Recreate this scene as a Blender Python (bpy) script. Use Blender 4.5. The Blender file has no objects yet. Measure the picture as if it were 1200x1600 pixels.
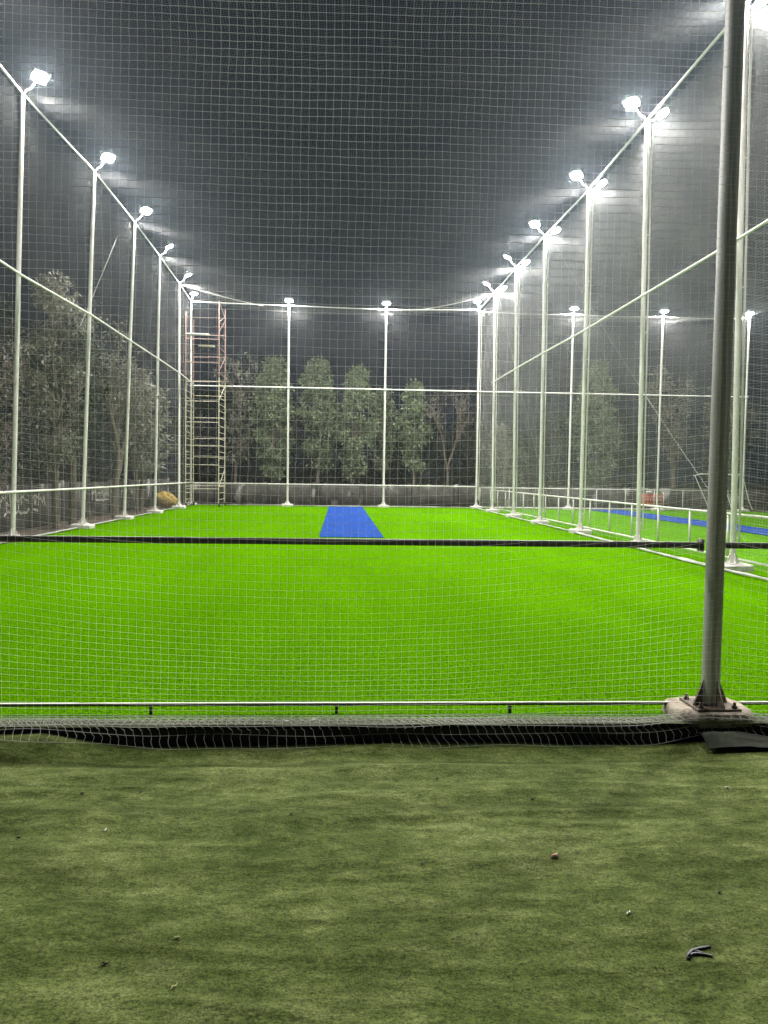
import bpy, math, random
import numpy as np
from mathutils import Vector, Matrix, noise as mnoise

S = bpy.context.scene
R = math.radians
random.seed(7)
rng = np.random.default_rng(7)

# ------------------------------------------------------------------ camera
PSI, TH, RO = math.atan(70.7/1202), math.atan(58.4/1202), 0.0145
fw = Vector((math.sin(PSI)*math.cos(TH), math.cos(PSI)*math.cos(TH), -math.sin(TH)))
rt = Vector((math.cos(PSI), -math.sin(PSI), 0))
up = rt.cross(fw)
r2 = rt*math.cos(RO) + up*math.sin(RO)
u2 = up*math.cos(RO) - rt*math.sin(RO)
cam = bpy.data.cameras.new("camera")
cam.sensor_fit = 'VERTICAL'; cam.sensor_height = 36.0; cam.lens = 1202/1600*36
cam.clip_start = 0.05; cam.clip_end = 1000
co = bpy.data.objects.new("camera", cam)
S.collection.objects.link(co)
co.matrix_world = Matrix(((r2.x, u2.x, -fw.x, 0), (r2.y, u2.y, -fw.y, 0), (r2.z, u2.z, -fw.z, 1.45), (0, 0, 0, 1)))
S.camera = co

# ------------------------------------------------------------------ night sky (no sun: the floodlights are the light)
W = bpy.data.worlds.new("World"); S.world = W; W.use_nodes = True
nt = W.node_tree; nt.nodes.clear()
bg = nt.nodes.new('ShaderNodeBackground'); out = nt.nodes.new('ShaderNodeOutputWorld')
bg.inputs['Color'].default_value = (0.012, 0.020, 0.036, 1); bg.inputs['Strength'].default_value = 0.55
nt.links.new(bg.outputs[0], out.inputs['Surface'])
S.view_settings.view_transform = 'Standard'; S.view_settings.look = 'None'
S.view_settings.exposure = 0.0; S.view_settings.gamma = 1.0
S.cycles.use_adaptive_sampling = False
S.cycles.use_light_tree = True
S.cycles.max_bounces = 5; S.cycles.diffuse_bounces = 2; S.cycles.glossy_bounces = 2
S.cycles.transmission_bounces = 3; S.cycles.transparent_max_bounces = 8; S.cycles.volume_bounces = 0
S.cycles.sample_clamp_indirect = 3.0; S.cycles.sample_clamp_direct = 0.0
S.cycles.use_denoising = True
HAZE = 0.0005
LAMP = 2650.0        # radiance of a floodlight's LED panel

# ------------------------------------------------------------------ helpers
COL = S.collection
def tag(o, label=None, cat=None, group=None, kind=None):
    if label: o['label'] = label
    if cat: o['category'] = cat
    if group: o['group'] = group
    if kind: o['kind'] = kind
    return o
def empty(name, loc=(0, 0, 0), rot=(0, 0, 0)):
    o = bpy.data.objects.new(name, None); o.empty_display_size = .2
    o.location = loc; o.rotation_euler = rot; COL.objects.link(o); return o
def copy_tree(o, parent=None):
    c = o.copy(); COL.objects.link(c)
    if parent: c.parent = parent
    for ch in list(o.children): copy_tree(ch, c)
    return c

class MB:
    def __init__(s): s.v = []; s.f = []; s.n = 0; s.m = []; s.mi = 0
    def add(s, v, f):
        v = np.asarray(v, float); f = np.asarray(f, int)
        s.v.append(v); s.f.append(f + s.n); s.m.append(np.full(len(f), s.mi)); s.n += len(v); return s
    def box(s, c, d, rot=None, bev=0):
        x, y, z = (k/2 for k in d)
        if bev:
            b = bev
            rings = [(z-0, b), (z-b, 0), (-(z-b), 0), (-z, b)]
            V = []
            for zz, ins in rings:
                X, Y = x-ins, y-ins; q = b*.9
                V += [(-X+q, -Y, zz), (X-q, -Y, zz), (X, -Y+q, zz), (X, Y-q, zz), (X-q, Y, zz), (-X+q, Y, zz), (-X, Y-q, zz), (-X, -Y+q, zz)]
            F = []
            for k in range(3):
                for i in range(8):
                    j = (i+1) % 8
                    F.append((k*8+j, k*8+i, (k+1)*8+i, (k+1)*8+j))
            V = np.array(V)
            F += [(0, 1, 2, 3), (0, 3, 4, 7), (4, 5, 6, 7), (24+3, 24+2, 24+1, 24+0), (24+7, 24+4, 24+3, 24+0), (24+7, 24+6, 24+5, 24+4)]
        else:
            V = np.array([(sx*x, sy*y, sz*z) for sz in (-1, 1) for sy in (-1, 1) for sx in (-1, 1)])
            F = [(0, 2, 3, 1), (4, 5, 7, 6), (0, 1, 5, 4), (2, 6, 7, 3), (0, 4, 6, 2), (1, 3, 7, 5)]
        if rot is not None: V = V @ np.array(rot.to_3x3()).T
        return s.add(V + np.array(c), F)
    def tube(s, pts, r, n=10, cap=True):
        pts = np.asarray(pts, float); k = len(pts)
        rr = np.full(k, r) if np.isscalar(r) else np.asarray(r, float)
        t = np.gradient(pts, axis=0); t /= np.linalg.norm(t, axis=1)[:, None]
        ref = np.array([0, 0, 1.]) if abs(t[:, 2]).mean() < .8 else np.array([1., 0, 0])
        a = np.cross(t, ref); a /= np.linalg.norm(a, axis=1)[:, None]
        b = np.cross(t, a)
        th = np.arange(n)*2*np.pi/n
        V = pts[:, None] + rr[:, None, None]*(a[:, None]*np.cos(th)[None, :, None] + b[:, None]*np.sin(th)[None, :, None])
        V = V.reshape(-1, 3)
        i = np.arange(k-1)[:, None]*n + np.arange(n)[None]; j = np.arange(k-1)[:, None]*n + (np.arange(n)+1)[None] % n
        F = np.stack([i, j, j+n, i+n], -1).reshape(-1, 4)
        s.add(V, F)
        if cap and n > 3:
            for base, p, ring in ((0, pts[0], V[:n]), (1, pts[-1], V[-n:])):
                vv = np.vstack([ring, p]); fs = []
                for q in range(0, n):
                    tri = (q, (q+1) % n, n)
                    fs.append((tri[0], tri[1], tri[2], tri[2]) if base else (tri[1], tri[0], tri[2], tri[2]))
                s.add(vv, fs)
        return s
    def bar(s, a, b, r, n=10): return s.tube([a, b], r, n)
    def rod(s, a, b, w, h):   # rectangular bar
        a = Vector(a); b = Vector(b); d = b-a
        rot = d.to_track_quat('X', 'Z').to_matrix()
        return s.box((a+b)/2, (d.length, w, h), rot)
    def poly(s, outline, axis, t0, t1):   # prism of a 2D outline
        n = len(outline); V = []
        for t in (t0, t1):
            for (p, q) in outline:
                V.append({'x': (t, p, q), 'y': (p, t, q), 'z': (p, q, t)}[axis])
        F = [(i, (i+1) % n, n+(i+1) % n, n+i) for i in range(n)]
        F += [(0, i, i+1, i+1) for i in range(1, n-1)] + [(n, n+i+1, n+i, n+i) for i in range(1, n-1)]
        return s.add(V, F)
    def build(s, name, mats, parent=None, smooth=True, sharp=35):
        me = bpy.data.meshes.new(name)
        V = np.concatenate(s.v); F = np.concatenate([x.reshape(-1, 4) for x in s.f])
        tri = F[:, 2] == F[:, 3]
        tot = np.where(tri, 3, 4)
        mask = np.ones(F.shape, bool); mask[tri, 3] = False
        me.vertices.add(len(V)); me.vertices.foreach_set('co', V.astype(np.float32).ravel())
        me.loops.add(int(tot.sum())); me.loops.foreach_set('vertex_index', F[mask].astype(np.int32))
        me.polygons.add(len(F)); st = np.concatenate([[0], np.cumsum(tot)[:-1]])
        me.polygons.foreach_set('loop_start', st.astype(np.int32))
        if not isinstance(mats, (list, tuple)): mats = [mats]
        for m in mats: me.materials.append(m)
        me.polygons.foreach_set('material_index', np.concatenate(s.m).astype(np.int32))
        me.update(calc_edges=True); me.validate()
        if smooth:
            me.shade_smooth()
            if sharp: 
                try: me.set_sharp_from_angle(angle=R(sharp))
                except Exception: pass
        o = bpy.data.objects.new(name, me); COL.objects.link(o)
        if parent: o.parent = parent
        return o

# ------------------------------------------------------------------ materials
def mat(name, col, rough=.6, metal=0, var=None, vscale=5, bump=0, bscale=60, spec=.5, stretch=None, var2=None):
    m = bpy.data.materials.new(name); m.use_nodes = True
    n = m.node_tree; b = n.nodes['Principled BSDF']
    b.inputs['Base Color'].default_value = (*col, 1); b.inputs['Roughness'].default_value = rough
    b.inputs['Metallic'].default_value = metal; b.inputs['Specular IOR Level'].default_value = spec
    tc = n.nodes.new('ShaderNodeTexCoord'); mp = n.nodes.new('ShaderNodeMapping')
    n.links.new(tc.outputs['Object'], mp.inputs[0])
    if stretch: mp.inputs['Scale'].default_value = stretch
    if var:
        no = n.nodes.new('ShaderNodeTexNoise'); no.inputs['Scale'].default_value = vscale; no.inputs['Detail'].default_value = 6
        no.inputs['Roughness'].default_value = .65
        cr = n.nodes.new('ShaderNodeValToRGB')
        cr.color_ramp.elements[0].position = .35; cr.color_ramp.elements[1].position = .68
        cr.color_ramp.elements[0].color = (*var, 1); cr.color_ramp.elements[1].color = (*col, 1)
        if var2:
            e = cr.color_ramp.elements.new(.5); e.color = (*var2, 1)
        n.links.new(mp.outputs[0], no.inputs[0]); n.links.new(no.outputs[0], cr.inputs[0]); n.links.new(cr.outputs[0], b.inputs['Base Color'])
    if bump:
        nb = n.nodes.new('ShaderNodeTexNoise'); nb.inputs['Scale'].default_value = bscale; nb.inputs['Detail'].default_value = 4
        bp = n.nodes.new('ShaderNodeBump'); bp.inputs['Strength'].default_value = bump; bp.inputs['Distance'].default_value = .01
        n.links.new(mp.outputs[0], nb.inputs[0]); n.links.new(nb.outputs[0], bp.inputs['Height']); n.links.new(bp.outputs[0], b.inputs['Normal'])
    return m
M_white = mat('white_paint', (.84, .83, .79), .5, var=(.62, .60, .53), vscale=3.5, stretch=(4, 4, 1.2), bump=.05)
M_galv = mat('galvanised_steel', (.50, .50, .48), .5, .25, var=(.36, .36, .34), vscale=7, stretch=(5, 5, .6), bump=.08, bscale=40)
M_shaded = mat('shaded_steel', (.10, .095, .085), .5, .3, var=(.05, .045, .04), vscale=30)  # rail steel coloured dark to stand for its shaded side
M_conc = mat('white_washed_concrete', (.78, .76, .70), .9, var=(.52, .49, .43), vscale=9, bump=.5, bscale=50)
M_cream = mat('cream_paint', (.70, .66, .50), .5, var=(.42, .36, .24), vscale=14)
M_red = mat('red_oxide_paint', (.34, .25, .22), .7, var=(.26, .15, .12), vscale=14)
M_black = mat('black_plastic', (.06, .06, .066), .4)
M_rubber = mat('rubber', (.02, .02, .02), .8)
M_house = mat('lamp_housing', (.16, .16, .17), .4, .4)
M_dirt = mat('dirt', (.13, .10, .07), 1, var=(.05, .038, .026), vscale=1.6, bump=.8, bscale=18, var2=(.085, .065, .045))
M_twine = None

def net_mat(name, col):
    m = bpy.data.materials.new(name); m.use_nodes = True
    n = m.node_tree; n.nodes.clear()
    o = n.nodes.new('ShaderNodeOutputMaterial'); d = n.nodes.new('ShaderNodeBsdfDiffuse'); t = n.nodes.new('ShaderNodeBsdfTranslucent')
    mx = n.nodes.new('ShaderNodeMixShader'); mx.inputs[0].default_value = .5
    tc = n.nodes.new('ShaderNodeTexCoord'); no = n.nodes.new('ShaderNodeTexNoise'); no.inputs['Scale'].default_value = 1.3; no.inputs['Detail'].default_value = 5
    cr = n.nodes.new('ShaderNodeValToRGB'); cr.color_ramp.elements[0].position = .3; cr.color_ramp.elements[1].position = .7
    cr.color_ramp.elements[0].color = (*[c*.72 for c in col], 1); cr.color_ramp.elements[1].color = (*col, 1)
    n.links.new(tc.outputs['Object'], no.inputs[0]); n.links.new(no.outputs[0], cr.inputs[0])
    for s_ in (d, t): n.links.new(cr.outputs[0], s_.inputs['Color'])
    n.links.new(d.outputs[0], mx.inputs[1]); n.links.new(t.outputs[0], mx.inputs[2]); n.links.new(mx.outputs[0], o.inputs[0])
    return m
M_net = net_mat('white_nylon_twine', (.92, .92, .88))

def lens_mat(L):
    m = bpy.data.materials.new('floodlight_glass'); m.use_nodes = True
    n = m.node_tree; n.nodes.clear()
    o = n.nodes.new('ShaderNodeOutputMaterial'); e = n.nodes.new('ShaderNodeEmission')
    e.inputs['Color'].default_value = (1.0, .975, .945, 1); e.inputs['Strength'].default_value = L
    n.links.new(e.outputs[0], o.inputs[0]); return m
M_lens = lens_mat(LAMP)

def turf_mat(name, base, hi, dark, fine=170, patch=.35, lo=.40, up_=.60, wave=True):
    m = bpy.data.materials.new(name); m.use_nodes = True
    n = m.node_tree; L = n.links; b = n.nodes['Principled BSDF']
    b.inputs['Roughness'].default_value = .75; b.inputs['Specular IOR Level'].default_value = .0
    tc = n.nodes.new('ShaderNodeTexCoord')
    f = n.nodes.new('ShaderNodeTexNoise'); f.inputs['Scale'].default_value = fine; f.inputs['Detail'].default_value = 3
    g = n.nodes.new('ShaderNodeTexNoise'); g.inputs['Scale'].default_value = patch; g.inputs['Detail'].default_value = 7; g.inputs['Roughness'].default_value = .6
    mp = n.nodes.new('ShaderNodeMapping'); mp.inputs['Scale'].default_value = (2.4, .5, 1)
    L.new(tc.outputs['Object'], f.inputs[0]); L.new(tc.outputs['Object'], mp.inputs[0]); L.new(mp.outputs[0], g.inputs[0])
    c1 = n.nodes.new('ShaderNodeValToRGB'); e = c1.color_ramp.elements
    e[0].position = lo; e[0].color = (*dark, 1); e[1].position = up_; e[1].color = (*hi, 1)
    k = e.new(.5); k.color = (*base, 1)
    L.new(f.outputs[0], c1.inputs[0])
    hs = n.nodes.new('ShaderNodeHueSaturation'); mr = n.nodes.new('ShaderNodeMapRange')
    mr.inputs['From Min'].default_value = .3; mr.inputs['From Max'].default_value = .7; mr.inputs['To Min'].default_value = .86; mr.inputs['To Max'].default_value = 1.10
    L.new(g.outputs[0], mr.inputs[0]); L.new(mr.outputs[0], hs.inputs['Value']); L.new(c1.outputs[0], hs.inputs['Color'])
    L.new(hs.outputs[0], b.inputs['Base Color'])
    bp = n.nodes.new('ShaderNodeBump'); bp.inputs['Strength'].default_value = .6; bp.inputs['Distance'].default_value = .012
    L.new(f.outputs[0], bp.inputs['Height']); L.new(bp.outputs[0], b.inputs['Normal'])
    return m
M_turf = turf_mat('bright_green_turf', (.068, .20, .0), (.100, .27, .0), (.026, .095, .0), fine=75)
M_blue = turf_mat('blue_mat', (.022, .062, .25), (.032, .085, .31), (.012, .036, .17), fine=55, patch=1.6)

# ------------------------------------------------------------------ setting: ground
def grid(x0, x1, y0, y1, nx, ny, zf):
    xs = np.linspace(x0, x1, nx); ys = np.linspace(y0, y1, ny)
    V = [(x, y, zf(x, y)) for y in ys for x in xs]
    i = (np.arange(ny-1)[:, None]*nx + np.arange(nx-1)[None]).ravel()
    F = np.stack([i, i+1, i+1+nx, i+nx], 1)
    return V, F
b = MB(); b.box((0, 160, -.40), (700, 500, .4))
tag(b.build('ground', M_dirt), kind='structure')
# rough dirt strip between the field and the walls
def dz(x, y):
    return -.085 + .10*max(0, mnoise.fractal((x*.9, y*.9, 3), 1.0, 2.0, 4)) + .02*mnoise.noise((x*5, y*5, 0))
b = MB(); V, F = grid(-14, -6.62, 4, 44, 90, 420, dz); b.add(V, F)
V, F = grid(-6.62, 24, 34.62, 44, 260, 90, dz); b.add(V, F)
tag(b.build('dirt_strip', M_dirt), kind='structure')
M_edge = mat('shaded_slab_edge', (.018, .018, .014), .9)  # near-black colour paints the shade on the unlit step face
M_plate = mat('dirty_steel_plate', (.26, .21, .16), .8, .1, var=(.10, .075, .05), vscale=22, bump=.5)
M_conc2 = mat('dirty_concrete', (.50, .44, .35), .95, var=(.20, .155, .11), vscale=11, bump=.8, bscale=45, var2=(.40, .34, .26))
# raised turf slabs
b = MB(); V, F = grid(-6.55, 6.62, 4.36, 34.6, 60, 140, lambda x, y: .004*mnoise.noise((x*.8, y*.35, 0))-.004); b.add(V, F)
b.mi = 1; b.box((.035, 19.48, -.105), (13.16, 30.23, .18))
tag(b.build('turf_field', [M_turf, M_edge]), kind='structure')
b = MB(); V, F = grid(6.63, 19.2, 4.36, 34.6, 40, 100, lambda x, y: .004*mnoise.noise((x*.8, y*.35, 5))-.006); b.add(V, F)
b.mi = 1; b.box((12.91, 19.48, -.105), (12.56, 30.23, .18))
tag(b.build('turf_field_beyond', [M_turf, M_edge]), kind='structure')

b = MB(); V, F = grid(-6.5, 6.6, 4.352, 4.47, 300, 8, lambda x, y: .012+.006*mnoise.noise((x*3, y*9, 2))+(.010*mnoise.noise((x*1.1, 4, 2)) if y < 4.38 else 0)); b.add(V, F)
tag(b.build('turf_border', mat('faded_backing', (.085, .105, .035), .95, var=(.04, .05, .016), vscale=14, bump=.5)), kind='structure')
# foreground carpet, wrinkled, about 0.1 m lower than the field
def carpet_mat():
    m = bpy.data.materials.new('worn_green_carpet'); m.use_nodes = True
    n = m.node_tree; L = n.links; b = n.nodes['Principled BSDF']
    b.inputs['Roughness'].default_value = .95; b.inputs['Specular IOR Level'].default_value = .1
    tc = n.nodes.new('ShaderNodeTexCoord')
    def noi(scale, det, st=None, rough=.6):
        k = n.nodes.new('ShaderNodeTexNoise'); k.inputs['Scale'].default_value = scale; k.inputs['Detail'].default_value = det; k.inputs['Roughness'].default_value = rough
        mp = n.nodes.new('ShaderNodeMapping'); L.new(tc.outputs['Object'], mp.inputs[0]); L.new(mp.outputs[0], k.inputs[0])
        if st: mp.inputs['Scale'].default_value = st
        return k
    big = noi(1.15, 7, (1, 1.5, 1)); mid = noi(7, 6, (1, 1.9, 1)); fine = noi(115, 3, None, .8); med = noi(38, 5, (1, 1.4, 1), .7)
    c = n.nodes.new('ShaderNodeValToRGB'); e = c.color_ramp.elements
    e[0].position = .38; e[0].color = (.052, .076, .014, 1); e[1].position = .62; e[1].color = (.158, .190, .062, 1)
    k = e.new(.5); k.color = (.094, .124, .031, 1)
    ad = n.nodes.new('ShaderNodeMix'); ad.inputs[0].default_value = .55
    L.new(big.outputs[0], ad.inputs[2]); L.new(mid.outputs[0], ad.inputs[3]); L.new(ad.outputs[0], c.inputs[0])
    hs = n.nodes.new('ShaderNodeHueSaturation')
    mr = n.nodes.new('ShaderNodeMapRange'); mr.inputs['From Min'].default_value = .38; mr.inputs['From Max'].default_value = .62
    mr.inputs['To Min'].default_value = .32; mr.inputs['To Max'].default_value = 1.7
    ad2 = n.nodes.new('ShaderNodeMix'); ad2.inputs[0].default_value = .35
    L.new(fine.outputs[0], ad2.inputs[2]); L.new(med.outputs[0], ad2.inputs[3])
    L.new(ad2.outputs[0], mr.inputs[0]); L.new(mr.outputs[0], hs.inputs['Value']); L.new(c.outputs[0], hs.inputs['Color']); L.new(hs.outputs[0], b.inputs['Base Color'])
    bp = n.nodes.new('ShaderNodeBump'); bp.inputs['Strength'].default_value = .5; bp.inputs['Distance'].default_value = .006
    L.new(ad2.outputs[0], bp.inputs['Height'])
    bp2 = n.nodes.new('ShaderNodeBump'); bp2.inputs['Strength'].default_value = .5; bp2.inputs['Distance'].default_value = .03
    L.new(mid.outputs[0], bp2.inputs['Height']); L.new(bp.outputs[0], bp2.inputs['Normal']); L.new(bp2.outputs[0], b.inputs['Normal'])
    return m
def ss(a, b_, t):
    t = min(1, max(0, (t-a)/(b_-a))); return t*t*(3-2*t)
def cz(x, y):
    z = -.115
    near = ss(1.6, 4.2, y)
    q = mnoise.noise((x*.55+.8*mnoise.noise((x*.8, y*1.2, 4)), y*5.0, 1.0))
    z += (.007+.010*near)*q + (.003+.003*near)*mnoise.noise((x*1.3, y*13, 7)) + .014*mnoise.noise((x*.9, y*1.6, 2)) + .006*mnoise.noise((x*1.9+y, y*4, 12))
    w1 = 1-abs(mnoise.noise((x*.45+3, y*2.6+x*.35, 21)))*2.2
    w2 = 1-abs(mnoise.noise((x*.6-9, y*3.8-x*.2, 33)))*2.6
    z += .011*max(0, w1)**5*(.5+.5*mnoise.noise((x*1.1, y, 40))) + .007*max(0, w2)**5
    # edge folds: left part climbs over the field's edge, right part dips
    left = ss(-1.0, -1.75, x)
    z += left*.085*ss(4.0, 4.30, y)
    z += .020*ss(3.75, 3.95, y)*(1-ss(4.0, 4.12, y))*(1-left)*(.6+.8*mnoise.noise((x*1.4, 0, 3)))
    z += .012*ss(4.12, 4.30, y)*(1-left)
    return z
b = MB(); V, F = grid(-9, 9, -3, 4.345, 560, 560, cz); b.add(V, F)
tag(b.build('carpet_ground', carpet_mat()), kind='structure')
# blue pitch mats
for (x0, x1, y0, y1, ox) in ((-.44, 1.04, 17.6, 34.0, 0), (11.2, 12.75, 6, 34.0, 0)):
    b = MB(); V, F = grid(x0, x1, y0, y1, 8, 60, lambda x, y: .010+.003*mnoise.noise((x*2, y*.7, 1))); b.add(V, F)
    b.box(((x0+x1)/2, (y0+y1)/2, .003), (x1-x0-.01, y1-y0-.01, .006))
    o = b.build('pitch_mat', M_blue)
    tag(o, 'blue pitch mat in the middle of the nearer field' if x0 < 5 else 'blue pitch mat on the field beyond the white railing', 'pitch mat', 'blue pitch mats on the turf')

# ------------------------------------------------------------------ poles
H = 8.8
GAP = 3.85
YS = [4.5, 8.2, 12.0, 15.9, 19.75, 23.6, 27.2, 31.0, 34.2]
XL, XR = -6.47, 6.25
def make_pole(name='net_pole', right=False, footing=True):
    t = empty(name)
    b = MB(); b.tube([(0, 0, .09), (0, 0, 3), (0, 0, 6), (0, 0, H)], .046, 16); b.build('shaft', M_white, t)
    b = MB(); b.box((0, 0, .104), (.24, .24, .014)); 
    for sx in (-1, 1):
        for sy in (-1, 1): b.tube([(sx*.09, sy*.09, .11), (sx*.09, sy*.09, .14)], .010, 6)
    b.build('base_plate', M_white, t)
    for k in range(4):
        g = MB(); g.poly([(.045, .112), (.115, .112), (.045, .27)], 'y', -.005, .005)
        o = g.build('gusset', M_white, t, smooth=False); o.rotation_euler.z = k*math.pi/2
    b = MB(); b.box((0, 0, .03), (.5, .42, .135), bev=.02); b.build('footing', M_conc, t)
    if right:
        b = MB(); b.tube([(.10, .0, .35), (.10, 0, 3.), (.10, 0, 6), (.10, 0, H-.15)], .018, 8)
        for z in (.5, 2.5, 4.5, 6.5, 8.3): b.box((.075, 0, z), (.06, .03, .02))
        b.build('conduit', M_white, t)
    return t
def put_pole(t, x, y, lean, label, group):
    t.location = (x, y, 0); t.rotation_euler = (0, lean, 0)
    tag(t, label, 'pole', group)
LX = {}
ordn = ['nearest', 'second', 'third', 'fourth', 'fifth', 'sixth', 'seventh', 'eighth', 'ninth']
proto = make_pole()
leansL = {2: .028, 3: .030, 4: .036, 5: .036, 6: .018, 7: .0, 8: 0}
dL = {3: -.10, 4: .03, 5: 0, 6: .07, 7: .12, 8: -.03}
names_left = {0: 'white pole at the near left corner of the cage', 1: 'white pole on the left side, next after the near corner', 2: 'white pole on the left side, last before the left edge of view',
 3: 'white net pole nearest at the left edge, its block just under the dark rail', 4: 'white net pole second from the left edge, beside two dark tree trunks', 5: 'white net pole third from the left edge along the left side net',
 6: 'white net pole fourth from the left edge, before the leafy bush', 7: 'white net pole beside the yellow bundle', 8: 'white corner pole standing in front of the scaffold tower'}
for i, y in enumerate(YS):
    t = proto if i == 0 else copy_tree(proto)
    x = XL + dL.get(i, 0); ln = leansL.get(i, .02)
    put_pole(t, x, y, ln, names_left[i], 'white poles along the left side net')
    LX[i] = (x, ln)
protoR = make_pole(right=True)
leansR = {1: -.01, 2: -.014, 3: -.008, 4: .0, 5: -.004, 6: -.01, 7: -.01, 8: -.002}
names_right = {0: 'white pole at the near right corner of the cage', 1: 'white double pole on the right side, outside the right edge of view', 2: 'white pole with conduit right of the thick grey front pole',
 3: 'white pole with conduit, first one left of the thick grey front pole', 4: 'white pole with conduit, second one left of the grey front pole', 5: 'white pole with conduit, middle of the right row', 6: 'white pole with conduit, third from the far right corner of the cage',
 7: 'white pole with conduit, next to the far right corner pole', 8: 'white pole at the far right corner where railing and end rails meet'}
RXX = {}
for i, y in enumerate(YS):
    t = protoR if i == 0 else copy_tree(protoR)
    x = XR + {2: .1, 3: .08, 4: .06, 8: -.1}.get(i, 0); ln = leansR.get(i, 0)
    put_pole(t, x, y, ln, names_right[i], 'white poles along the middle net')
    RXX[i] = (x, ln)
far = [(-2.27, 'white end pole nearer the scaffold tower, left of the blue mat'), (1.98, 'white end pole just right of the blue mat'),
       (10.35, 'white far pole behind the railing, leftmost on the field beyond'), (14.45, 'white far pole standing in front of the red board'), (18.45, 'white far corner pole at the right edge of the photo')]
for x, lab in far:
    t = copy_tree(proto); put_pole(t, x, 34.2, 0, lab, 'white poles across the far end')
t = copy_tree(proto); put_pole(t, -2.5, 4.5, 0, 'white pole on the front frame, beyond the left edge of view', 'poles of the front frame')

# thick grey front pole
t = tag(empty('front_pole', (2.285, 4.53, 0), (0, .001, 0)), 'thick grey galvanised pole in the foreground standing on a rounded block', 'pole', 'poles of the front frame')
b = MB(); zz = [.075, 1, 2, 3, 4, 5, 6, 7, 8.8]
b.tube([(0, 0, z) for z in zz], .054, 40); b.build('shaft', M_galv, t)
b = MB(); b.tube([(0, 0, 3.86), (0, 0, 3.865), (0, 0, 3.875), (0, 0, 3.88)], [.054, .0556, .0556, .054], 40, cap=False); b.build('weld_seam', M_galv, t)
b = MB(); b.box((0, 0, .072), (.27, .25, .012))
for sx in (-1, 1):
    for sy in (-1, 1):
        b.tube([(sx*.105, sy*.095, .074), (sx*.105, sy*.095, .112)], .009, 8); b.tube([(sx*.105, sy*.095, .078), (sx*.105, sy*.095, .092)], .016, 6)
b.build('base_plate', M_plate, t)
for k in range(4):
    g = MB(); g.poly([(.050, .079), (.125, .079), (.122, .088), (.052, .235)], 'y', -.004, .004)
    o = g.build('gusset', M_plate, t, smooth=False); o.rotation_euler.z = k*math.pi/2+.25
# rounded block
ring = 40; V = []
prof = [(0, -.02), (.0, .03), (-.012, .052), (-.035, .064)]
for dr, z in prof:
    for k in range(ring):
        a = k*2*math.pi/ring; cx, sy = math.cos(a), math.sin(a)
        e = 2/3.6
        rx, ry = .245+dr, .20+dr
        w = 1+.05*mnoise.noise((cx*2, sy*2, z*14))
        V.append((math.copysign(abs(cx)**e, cx)*rx*w, math.copysign(abs(sy)**e, sy)*ry*w+.03, z+.008*mnoise.noise((cx*3, sy*3, 5))))
V.append((0, .03, .064)); F = []
for j in range(len(prof)-1):
    for k in range(ring): F.append((j*ring+k, j*ring+(k+1) % ring, (j+1)*ring+(k+1) % ring, (j+1)*ring+k))
for k in range(ring): F.append(((len(prof)-1)*ring+k, (len(prof)-1)*ring+(k+1) % ring, len(V)-1, len(V)-1))
b = MB(); b.add(V, F); b.build('footing', M_conc2, t)

# ------------------------------------------------------------------ rails
def rail(name, label, pts, r=.024, m=M_white, group='white rails tying the poles', sag=0):
    b = MB(); P = []
    for a, c in zip(pts[:-1], pts[1:]):
        for k in range(6):
            f = k/6; P.append([a[j]+(c[j]-a[j])*f for j in range(3)]); P[-1][2] -= sag*4*f*(1-f)
    P.append(list(pts[-1])); b.tube(P, r, 10)
    return tag(b.build(name, m), label, 'rail', group)
def Lp(i, z): x, l = LX[i]; return (x+math.sin(l)*z-.0, YS[i], z*math.cos(l))
def Rp(i, z): x, l = RXX[i]; return (x+math.sin(l)*z, YS[i], z*math.cos(l))
o_ = lambda p, dx, dy=0: (p[0]+dx, p[1]+dy, p[2])
rail('top_rail', 'white top rail running along the left side above the poles', [o_(Lp(i, H+.03), .0) for i in range(9)])
rail('middle_rail', 'white rail halfway up the left side net', [o_(Lp(i, 5.3), .075) for i in range(9)])
rail('low_rail', 'white waist high rail low along the left side net', [o_(Lp(i, 1.0), .075) for i in range(9)], .024)
rail('top_rail', 'white top rail running along the right row of poles', [o_(Rp(i, H+.03), .0) for i in range(9)])
rail('middle_rail', 'white rail halfway up the right row of poles', [o_(Rp(i, 5.22), -.075) for i in range(1, 8)])
rail('top_rail', 'thin top rail across the far end between both corners', [(XL-.03, 34.2, H+.02), (-2.27, 34.2, H-.04), (1.98, 34.2, H-.1), (XR-.1, 34.2, H+.0)], .022)
rail('middle_rail', 'white rail across the far end halfway up', [(XL-.03, 34.12, 5.2), (-2.27, 34.12, 5.2), (1.98, 34.12, 5.2), (XR-.1, 34.12, 5.2)], .028)
rail('low_rail', 'white waist high rail across the far end before the wall', [(XL-.03, 34.12, .97), (-2.27, 34.12, .97), (1.98, 34.12, .97), (XR-.1, 34.12, .97)], .024)
rail('top_rail', 'thin top rail across the far end of the field beyond', [(XR-.1, 34.22, H-.06), (10.35, 34.2, H-.08), (14.45, 34.2, H-.08), (18.45, 34.2, H-.04)], .016, sag=.05)
rail('middle_rail', 'white rail halfway up the far end of the field beyond', [(XR-.1, 34.12, 5.2), (10.35, 34.12, 5.2), (14.45, 34.12, 5.2), (18.5, 34.12, 5.2)], .026)
rail('top_rail', 'top rail of the front frame above the view', [(XL, 4.5, H+.03), (-2.5, 4.5, H+.03), (2.29, 4.53, H+.03), (XR, 4.5, H+.03)])
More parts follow.
